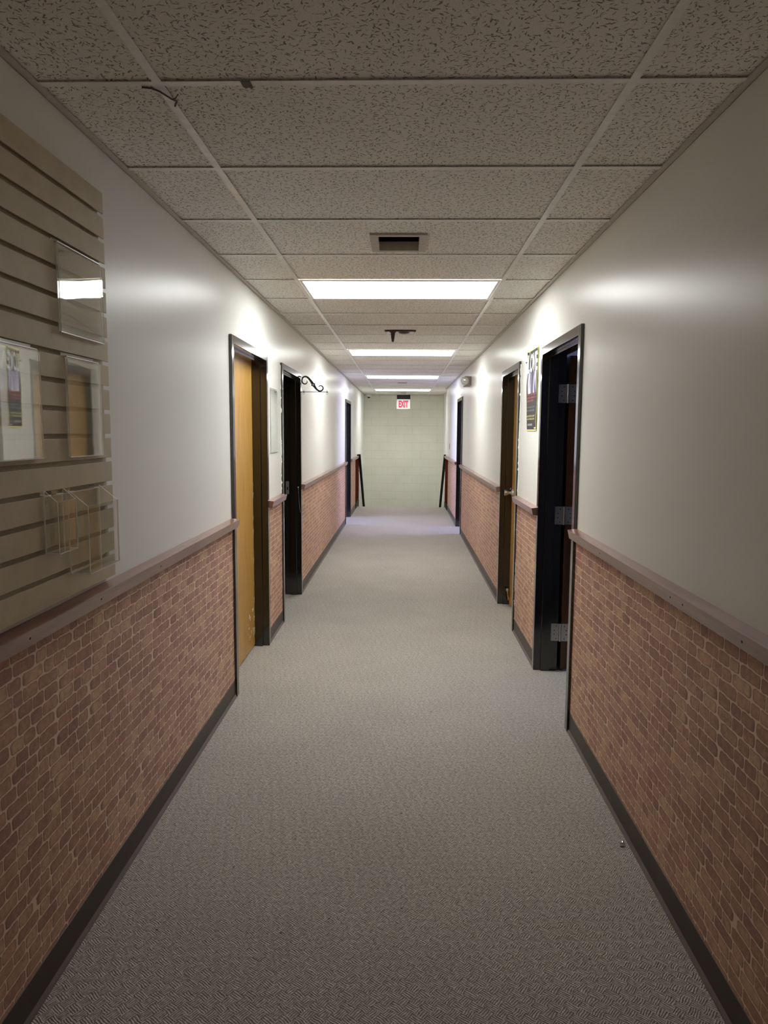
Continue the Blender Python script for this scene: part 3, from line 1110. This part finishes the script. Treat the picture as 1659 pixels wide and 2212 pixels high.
# ------------------------------------------------------------------ slatwall board and the clear holders on it
SF = -0.9575                  # face of the slats
b = MB()
SY0, SY1 = -0.06, 2.345
b.box(XL + 0.0005, XL + 0.0030, SY0, SY1 - 0.006, 1.075, 2.288)
PIT = 0.07655
for i in range(16):
    zt = 2.290 - i * PIT
    zb = 2.2255 - i * PIT
    if i == 15:
        zb = 1.070
    b.box(SF - 0.005, SF, SY0, SY1, zb, zt - 0.0012)
    b.box(XL + 0.0030, SF - 0.005, SY0, SY1 - 0.001, zb + 0.006, zt - 0.007)
tag(b.build('slatwall_panel', M['mdf'], origin=(XL, 1.14, 1.078), bevel=0.0012), 'tan slatwall board on the near left wall above the rail', 'slatwall')


def slot_z(i):
    """centre of the groove under slat i"""
    return 2.2245 - i * PIT - 0.0055


def hooks(t, ys, zc, x_to):
    for y in ys:
        b = MB()
        b.slab(SF - 0.007, x_to, y - 0.018, y + 0.018, zc - 0.0055, zc - 0.003)
        b.slab(SF - 0.0085, SF - 0.0065, y - 0.018, y + 0.018, zc - 0.0055, zc + 0.006)
        b.build('hook', [M['acrylic'], M['acrylic_edge']], t)


def sign_holder(y0, y1, z0, z1, zc, label, am, lip):
    """folded clear sleeve hanging from a groove"""
    t = thing('sign_holder', label, 'sign holder', (SF, (y0 + y1) / 2, z0), 'clear acrylic sign holders on the slatwall')
    xb_ = SF + 0.006
    b = MB()
    b.slab(xb_, xb_ + 0.0022, y0, y1, z0, z1)
    b.build('back_sheet', [am, M['acrylic_edge']], t)
    # gently bowed front sheet
    b = MB()
    n = 14
    cols = []
    for i in range(n + 1):
        f = i / n
        y = y0 + (y1 - y0) * f
        bow = 0.0055 + lip * math.sin(f * PI)
        cols.append((y, xb_ + bow))
    th = 0.0022
    fr = [[b.bm.verts.new((x + (th if q else 0), y, z)) for z in (z0, z1 - 0.006)] for y, x in cols for q in (1,)]
    bk = [[b.bm.verts.new((x, y, z)) for z in (z0, z1 - 0.006)] for y, x in cols]
    for i in range(n):
        f1 = b.bm.faces.new((fr[i][0], fr[i + 1][0], fr[i + 1][1], fr[i][1]))
        f2 = b.bm.faces.new((bk[i][0], bk[i][1], bk[i + 1][1], bk[i + 1][0]))
        f1.smooth = f2.smooth = True
        for zz in (0, 1):
            b.bm.faces.new((fr[i][zz], fr[i + 1][zz], bk[i + 1][zz], bk[i][zz])).material_index = 1
    for e in (0, n):
        b.bm.faces.new((fr[e][0], fr[e][1], bk[e][1], bk[e][0])).material_index = 1
    b.build('front_sheet', [am, M['acrylic_edge']], t)
    b = MB()
    b.slab(xb_, xb_ + 0.0078, y0, y1, z0 - 0.0025, z0 - 0.0002)
    for f in b.bm.faces:
        f.material_index = 1
    b.build('bottom_fold', [am, M['acrylic_edge']], t)
    b = MB()
    b.slab(SF - 0.004, xb_ + 0.004, y0 + 0.006, y1 - 0.006, z1 + 0.0005, z1 + 0.003)
    for f in b.bm.faces:
        f.material_index = 1
    b.slab(SF - 0.0085, SF - 0.0065, y0 + 0.006, y1 - 0.006, zc - 0.004, zc + 0.006)
    b.build('hook', [am, M['acrylic_edge']], t)
    return t


sign_holder(2.0, 2.287, 1.818, slot_z(2) - 0.010, slot_z(2), 'upper clear sign holder, catching a white lamp reflection', M['acrylic'], 0.0016)
sign_holder(1.655, 1.875, 1.475, slot_z(6) - 0.008, slot_z(6), 'large clear sign holder cut off by the left picture edge', M['acrylic_b'], 0.0012)
sign_holder(2.027, 2.252, 1.472, slot_z(6) - 0.008, slot_z(6), 'clear sign holder below the upper one, near the slatwall end', M['acrylic'], 0.0009)


def brochure_holder(y0, y1, z0, depth, z_front, zc, label):
    t = thing('brochure_holder', label, 'brochure holder', (SF, (y0 + y1) / 2, z0), 'clear acrylic brochure holders on the slatwall')
    xb_ = SF + 0.004
    xf = xb_ + depth
    e = 0.0028
    b = MB()
    b.slab(xb_, xb_ + e, y0, y1, z0 + e, zc - 0.008)
    b.build('back_panel', [M['acrylic_thin'], M['acrylic_edge']], t)
    b = MB()
    b.slab(xf - e, xf, y0, y1, z0 + e, z_front)
    b.build('front_panel', [M['acrylic_thin'], M['acrylic_edge']], t)
    b = MB()
    b.slab(xb_, xf, y0, y1, z0, z0 + e)
    b.build('bottom', [M['acrylic_thin'], M['acrylic_edge']], t)
    for y in (y0, y1 - e):
        b = MB()
        fs = b.prism([(xb_ + e, z0 + e), (xf - e, z0 + e), (xf - e, z_front), (xb_ + e, z_front + depth * 0.75)], 'y', y, y + e)
        for f in fs[2:]:
            f.material_index = 1
        b.build('side_panel', [M['acrylic_thin'], M['acrylic_edge']], t)
    hooks(t, (y0 + 0.022, y1 - 0.022), zc, xb_ + e)


brochure_holder(1.877, 1.985, 1.217, 0.040, 1.357, slot_z(11), 'narrow clear brochure pocket hanging low on the slatwall')
brochure_holder(2.014, 2.226, 1.136, 0.060, 1.333, slot_z(11), 'wide deep clear brochure pocket at the lower end of the slatwall')

# clear holder on the narrow wall piece between the two near left doors
t = thing('wall_sign_holder', 'empty clear sign holder on the wall between the oak door and the dark doorway', 'sign holder', (XL, 5.40, 1.392), None)
b = MB()
b.slab(XL + 0.001, XL + 0.003, 5.262, 5.545, 1.392, 1.862)
b.build('back_sheet', [M['acrylic'], M['acrylic_edge']], t)
b = MB()
b.slab(XL + 0.006, XL + 0.008, 5.262, 5.545, 1.392, 1.845)
b.build('front_sheet', [M['acrylic'], M['acrylic_edge']], t)
b = MB()
b.box(XL + 0.001, XL + 0.008, 5.262, 5.545, 1.388, 1.3915)
b.box(XL + 0.003, XL + 0.006, 5.262, 5.264, 1.392, 1.845)
b.build('bottom_fold', M['grey_plastic'], t)

# ------------------------------------------------------------------ wrought iron sign bracket by the dark doorway
BY = DL[1][1] + 0.055


def br(zx, zy):
    return (XL + 0.006 + (zx - 150) / 22.12 / 227.3, 2.0215 - (zy - 500) / 22.12 / 227.3)


t = thing('sign_bracket', 'black scrolled iron sign bracket jutting out beside the dark doorway', 'sign bracket', (XL, BY, 1.92), None)
cl_ = [(405, 505), (432, 545), (425, 600), (385, 645), (320, 662), (250, 638), (200, 580), (184, 500), (195, 420), (235, 355), (290, 322),
       (345, 312), (400, 320), (460, 352), (520, 410), (580, 480), (640, 560), (690, 640), (722, 690), (760, 745), (800, 800), (850, 870), (905, 925),
       (970, 970), (1040, 988), (1105, 972), (1160, 930), (1188, 870), (1180, 810), (1145, 760), (1095, 735), (1040, 738), (1000, 762), (980, 785)]
wd_ = [26, 34, 42, 50, 56, 60, 62, 64, 66, 68, 72, 76, 80, 84, 90, 96, 106, 122, 136, 122, 104, 92, 84, 78, 72, 66, 62, 58, 54, 48, 44, 40, 34, 26]
b = MB()
L_, R_ = [], []
for i, p in enumerate(cl_):
    p = Vector(p)
    tg = Vector(cl_[min(i + 1, len(cl_) - 1)]) - Vector(cl_[max(i - 1, 0)])
    tg.normalize()
    nn = Vector((-tg.y, tg.x))
    L_.append(br(*(p + nn * wd_[i] / 2)))
    R_.append(br(*(p - nn * wd_[i] / 2)))
yy0, yy1 = BY - 0.004, BY + 0.004
vl = [[b.bm.verts.new((q[0], y, q[1])) for y in (yy0, yy1)] for q in L_]
vr = [[b.bm.verts.new((q[0], y, q[1])) for y in (yy0, yy1)] for q in R_]
hole_i = 18
for i in range(len(cl_) - 1):
    b.bm.faces.new((vl[i][0], vl[i + 1][0], vr[i + 1][0], vr[i][0]))
    b.bm.faces.new((vl[i][1], vr[i][1], vr[i + 1][1], vl[i + 1][1]))
    b.bm.faces.new((vl[i][0], vl[i][1], vl[i + 1][1], vl[i + 1][0]))
    b.bm.faces.new((vr[i][0], vr[i + 1][0], vr[i + 1][1], vr[i][1]))
for e in (0, len(cl_) - 1):
    b.bm.faces.new((vl[e][0], vr[e][0], vr[e][1], vl[e][1]))
# the diamond boss at the centre
c_ = Vector((722, 690))
for pts in ([(812, 632), (795, 720), (722, 690), (700, 615)], [(632, 745), (650, 650), (722, 690), (745, 765)]):
    b.prism([br(*p) for p in pts], 'y', yy0 - 0.0005, yy1 + 0.0005)
b.build('scroll', M['iron'], t)
b = MB()
hx, hz = br(722, 690)
b.lathe((hx, yy0 - 0.0004, hz), (0, -1, 0), [(0.0082, 0), (0.0082, 0.0012)], 16)
o = b.build('boss_hole_disc', M['paper'], t)  # pale disc stands in for the hole through the boss
o['label'] = 'small pale disc standing in for the hole at the centre of the scroll'
b = MB()
xa, za = br(108, 1025)
xb_, _ = br(1420, 1025)
b.tube([(XL + 0.001, BY, za), (xb_, BY, za)], 0.0028, 10)
b.build('arm', M['iron'], t)
b = MB()
xt, zt = br(330, 300)
b.box(XL, XL + 0.007, BY - 0.010, BY + 0.010, za - 0.012, zt + 0.002)
b.build('wall_plate', M['iron'], t, bevel=0.0015)
for zx in (272, 1378):
    ex, _ = br(zx, 0)
    b = MB()
    b.tube([(ex, BY, za - 0.001), (ex, BY, za + 0.019)], 0.0017, 8)
    b.lathe((ex, BY, za - 0.004), (0, 0, 1), [(0.006, 0), (0.0065, 0.003), (0.003, 0.009)], 12)
    b.tube([(ex + 0.0078 * math.cos(a_ * PI / 8), BY, za - 0.0128 + 0.0078 * math.sin(a_ * PI / 8)) for a_ in range(16)], 0.0016, 8, closed=True)
    b.build('eye_hook', M['iron'], t)

# ------------------------------------------------------------------ poster on the right wall
PY0, PY1, PZ0, PZ1 = 5.205, 4.828, 1.562, 2.117      # far edge (reader's left) to near edge


def pmap(u, v, off):
    """u 0..1 from the reader's left, v 0..1 upwards, off out from the paper"""
    y = PY0 + (PY1 - PY0) * u
    z = PZ0 + (PZ1 - PZ0) * v
    bulge = 0.010 * (1 - u) * math.sin(v * PI) ** 2 + 0.006 * math.sin(v * PI * 2.2 + 0.6) ** 2 * (0.4 + 0.6 * u) + 0.012 * max(0, 0.14 - u) * max(0, v - 0.75) * 30
    return Vector((XR - 0.003 - bulge - off, y, z))


t = thing('poster', 'dark charcoal poster with yellow border headed LOVE on the right wall', 'poster', (XR, (PY0 + PY1) / 2, PZ0), None)


def sheet(name, u0, u1, v0, v1, off, mat, parent, nu=8, nv=40, thick=0.0):
    b = MB()
    g = [[b.bm.verts.new(pmap(u0 + (u1 - u0) * i / nu, v0 + (v1 - v0) * j / nv, off)) for j in range(nv + 1)] for i in range(nu + 1)]
    for i in range(nu):
        for j in range(nv):
            f = b.bm.faces.new((g[i][j], g[i + 1][j], g[i + 1][j + 1], g[i][j + 1]))
            f.smooth = True
    return b.build(name, mat, parent)


sheet('paper', 0, 1, 0, 1, 0, M['poster_yellow'], t)
sheet('charcoal_panel', 0.022, 0.975, 0.018, 0.982, 0.0006, M['poster'], t)
sheet('picture', 0.05, 0.90, 0.46, 0.715, 0.0010, M['poster_print'], t, 10, 16)


def lettering(text, name, u0, u1, v0, v1, mat, parent, off=0.0014, place=pmap, extra=0.0):
    cu = bpy.data.curves.new(name, 'FONT')
    cu.body = text
    cu.size = 1.0
    cu.resolution_u = 3
    cu.offset = extra
    ob = bpy.data.objects.new('tmp_text', cu)
    C.objects.link(ob)
    bpy.context.view_layer.update()
    dg = bpy.context.evaluated_depsgraph_get()
    me = bpy.data.meshes.new_from_object(ob.evaluated_get(dg))
    bpy.data.objects.remove(ob)
    bpy.data.curves.remove(cu)
    xs = [v.co.x for v in me.vertices]
    ys = [v.co.y for v in me.vertices]
    x0, x1, y0, y1 = min(xs), max(xs), min(ys), max(ys)
    bm = bmesh.new()
    bm.from_mesh(me)
    bmesh.ops.triangulate(bm, faces=bm.faces)
    q = Vector((0, 0, 0))
    p = parent
    while p is not None:
        q = q + p.location
        p = p.parent
    for v in bm.verts:
        fu = (v.co.x - x0) / max(1e-6, x1 - x0)
        fv = (v.co.y - y0) / max(1e-6, y1 - y0)
        v.co = place(u0 + (u1 - u0) * fu, v0 + (v1 - v0) * fv, off) - q
    bm.to_mesh(me)
    bm.free()
    me.name = name
    me.materials.clear()
    me.materials.append(mat)
    o = bpy.data.objects.new(name, me)
    link(o, parent)
    return o


lettering('LOVE', 'title_lettering', 0.05, 0.94, 0.715, 0.950, M['poster_white'], t, extra=0.03)
lettering('LOVE IS PATIENT,', 'red_lettering', 0.08, 0.92, 0.432, 0.456, M['poster_red'], t, extra=0.012)
lettering('LOVE IS KIND. IT', 'red_lettering', 0.08, 0.86, 0.397, 0.421, M['poster_red'], t, extra=0.012)
lettering('DOES NOT ENVY', 'red_lettering', 0.08, 0.66, 0.358, 0.382, M['poster_red'], t, extra=0.012)
lettering('IT DOES NOT BOAST, IT IS NOT', 'grey_lettering', 0.06, 0.80, 0.280, 0.302, M['poster_grey'], t)
lettering('PROUD. IT KEEPS NO RECORD', 'grey_lettering', 0.06, 0.78, 0.240, 0.262, M['poster_grey'], t)
lettering('ALWAYS PROTECTS, ALWAYS', 'yellow_lettering', 0.06, 0.86, 0.168, 0.193, M['poster_yellow'], t, extra=0.012)
lettering('ALWAYS HOPES, ALWAYS', 'yellow_lettering', 0.06, 0.86, 0.132, 0.157, M['poster_yellow'], t, extra=0.012)
lettering('LOVE NEVER', 'white_lettering', 0.12, 0.62, 0.064, 0.089, M['poster_white'], t, extra=0.015)
sheet('corner_mark', 0.80, 0.965, 0.026, 0.044, 0.0012, M['poster_white'], t, 2, 2)
b = MB()
b.lathe(pmap(0.015, 0.86, -0.002), (-1, 0, 0), [(0.0012, -0.004), (0.0012, 0.010), (0.006, 0.011), (0.0055, 0.015), (0.0, 0.016)], 12)
b.build('push_pin', M['dark'], t)

# ------------------------------------------------------------------ emergency light
t = thing('emergency_light', 'beige emergency light with a round lamp head high on the right wall', 'emergency light', (XR, 9.80, 2.16), None)
b = MB()
b.box(XR, XR - 0.085, 9.66, 9.96, 2.161, 2.286)
b.build('housing', M['grey_plastic'], t, bevel=0.006)
b = MB()
b.lathe((0.797, 9.66, 2.223), (-0.12, -1, -0.06), [(0.018, 0), (0.018, 0.02), (0.030, 0.024), (0.054, 0.05), (0.058, 0.058), (0.058, 0.066), (0.053, 0.067)], 7)
hd = b.build('lamp_head', M['grey_plastic'], t)
b = MB()
b.lathe((0.7895, 9.596, 2.219), (-0.12, -1, -0.06), [(0.051, 0), (0.046, 0.006), (0.030, 0.011), (0.0, 0.013)], 20)
b.build('lens', M['glass_lamp'], hd)
b = MB()
b.lathe((0.7875, 9.581, 2.221), (-0.12, -1, -0.06), [(0.016, 0), (0.016, 0.003), (0.0, 0.005)], 14)
b.build('bulb', M['chrome'], hd)

# ------------------------------------------------------------------ exit sign
EY = 16.55
EX0, EX1 = -0.176, 0.131
t = thing('exit_sign', 'lit EXIT sign hanging from the ceiling before the end wall', 'exit sign', ((EX0 + EX1) / 2, EY, 2.066), None)
b = MB()
b.box(-0.082, 0.036, EY - 0.03, EY + 0.03, 2.38, CZ)
b.build('mount', M['grey_plastic'], t, bevel=0.002)
b = MB()
b.box(EX0 + 0.004, EX1, EY - 0.04, EY + 0.04, 2.286, 2.384)
b.build('housing', M['black'], t, bevel=0.003)
b = MB()
b.box(EX0, EX1 - 0.003, EY - 0.03, EY + 0.03, 2.066, 2.2855)
fp = b.build('face_panel', M['exit_face'], t, bevel=0.003)
lettering('EXIT', 'exit_lettering', EX0 + 0.045, EX1 - 0.045, 2.098, 2.256, M['exit_red'], t, off=0.0315,
          place=lambda u, v, off: Vector((u, EY - off, v)), extra=0.05)

# ------------------------------------------------------------------ dome camera in the far corner
t = thing('security_camera', 'white dome camera in the far left ceiling corner', 'security camera', (-0.862, 17.50, CZ), None)
b = MB()
b.lathe((-0.862, 17.50, CZ - 0.001), (0, 0, -1), [(0.062, 0), (0.066, 0.010), (0.066, 0.045), (0.056, 0.058)], 28)
b.build('base', M['dome_white'], t)
b = MB()
b.lathe((-0.855, 17.485, CZ - 0.054), (0, -0.35, -1), [(0.036, 0), (0.035, 0.010), (0.027, 0.024), (0.012, 0.031), (0.0, 0.033)], 24)
b.build('dome', M['black'], t)

# ------------------------------------------------------------------ switch plate
t = thing('light_switch', 'small switch plate on the right wall near the stairs', 'light switch', (XR, 13.94, 1.22), None)
b = MB()
b.box(XR, XR - 0.006, 13.905, 13.975, 1.222, 1.338)
b.build('plate', M['grey_plastic'], t, bevel=0.002)
b = MB()
b.box(XR - 0.006, XR - 0.014, 13.935, 13.945, 1.268, 1.292)
b.build('toggle', M['white_plastic'], t, bevel=0.001)

# ------------------------------------------------------------------ handrails down the stairs
def handrail(x, y0, wx, label):
    t = thing('handrail', label, 'handrail', (x, y0, 1.03), 'handrails beside the stairs')
    b = MB()
    sl = 0.717
    ln = 2.35
    w_, h_ = 0.026, 0.030
    vs = []
    for yy, zz in ((y0, 1.055), (y0 + ln, 1.055 - sl * ln)):
        vs.append([b.bm.verts.new((x + dx, yy, zz + dz)) for dx, dz in ((-w_, -h_), (w_, -h_), (w_, h_), (-w_, h_))])
    b.bm.faces.new(vs[0][::-1])
    b.bm.faces.new(vs[1])
    for i in range(4):
        b.bm.faces.new((vs[0][i], vs[0][(i + 1) % 4], vs[1][(i + 1) % 4], vs[1][i]))
    b.build('rail', M['black'], t, bevel=0.004)
    b = MB()
    b.box(x, wx, y0 - 0.001, y0 + 0.045, 1.035, 1.079)
    b.build('wall_return', M['black'], t, bevel=0.003)
    for f in (0.16, 0.86):
        yy = y0 + ln * f
        zz = 1.055 - sl * ln * f - 0.026
        b = MB()
        b.tube([(x, yy, zz), (x, yy, zz - 0.035), (wx, yy, zz - 0.05)], 0.007, 8)
        b.lathe((wx, yy, zz - 0.05), (1 if wx < x else -1, 0, 0), [(0.025, 0), (0.025, 0.004)], 14)
        b.build('bracket', M['iron'], t)


handrail(-0.928, 15.06, XL, 'black handrail sloping down the stairs along the left wall')
handrail(0.862, 15.215, 0.945, 'black handrail sloping down the stairs along the right wall')

# ------------------------------------------------------------------ litter on the carpet
b = MB()
b.box(0.829, 0.845, 2.588, 2.602, 0.001, 0.007)
b.lathe((0.842, 2.602, 0.006), (0.4, 1, 0.1), [(0.005, 0), (0.005, 0.009), (0.003, 0.018)], 8)
tag(b.build('metal_bit', M['chrome'], origin=(0.84, 2.596, 0), bevel=0.0008), 'tiny shiny metal bit on the carpet by the right baseboard', 'debris')
b = MB()
b.prism([(1.003, 4.553), (1.013, 4.551), (1.015, 4.560), (1.005, 4.563)], 'z', 0.001, 0.004)
tag(b.build('paper_scrap', M['paper'], origin=(1.009, 4.557, 0)), 'tiny white paper scrap on the carpet in the right doorway', 'debris')
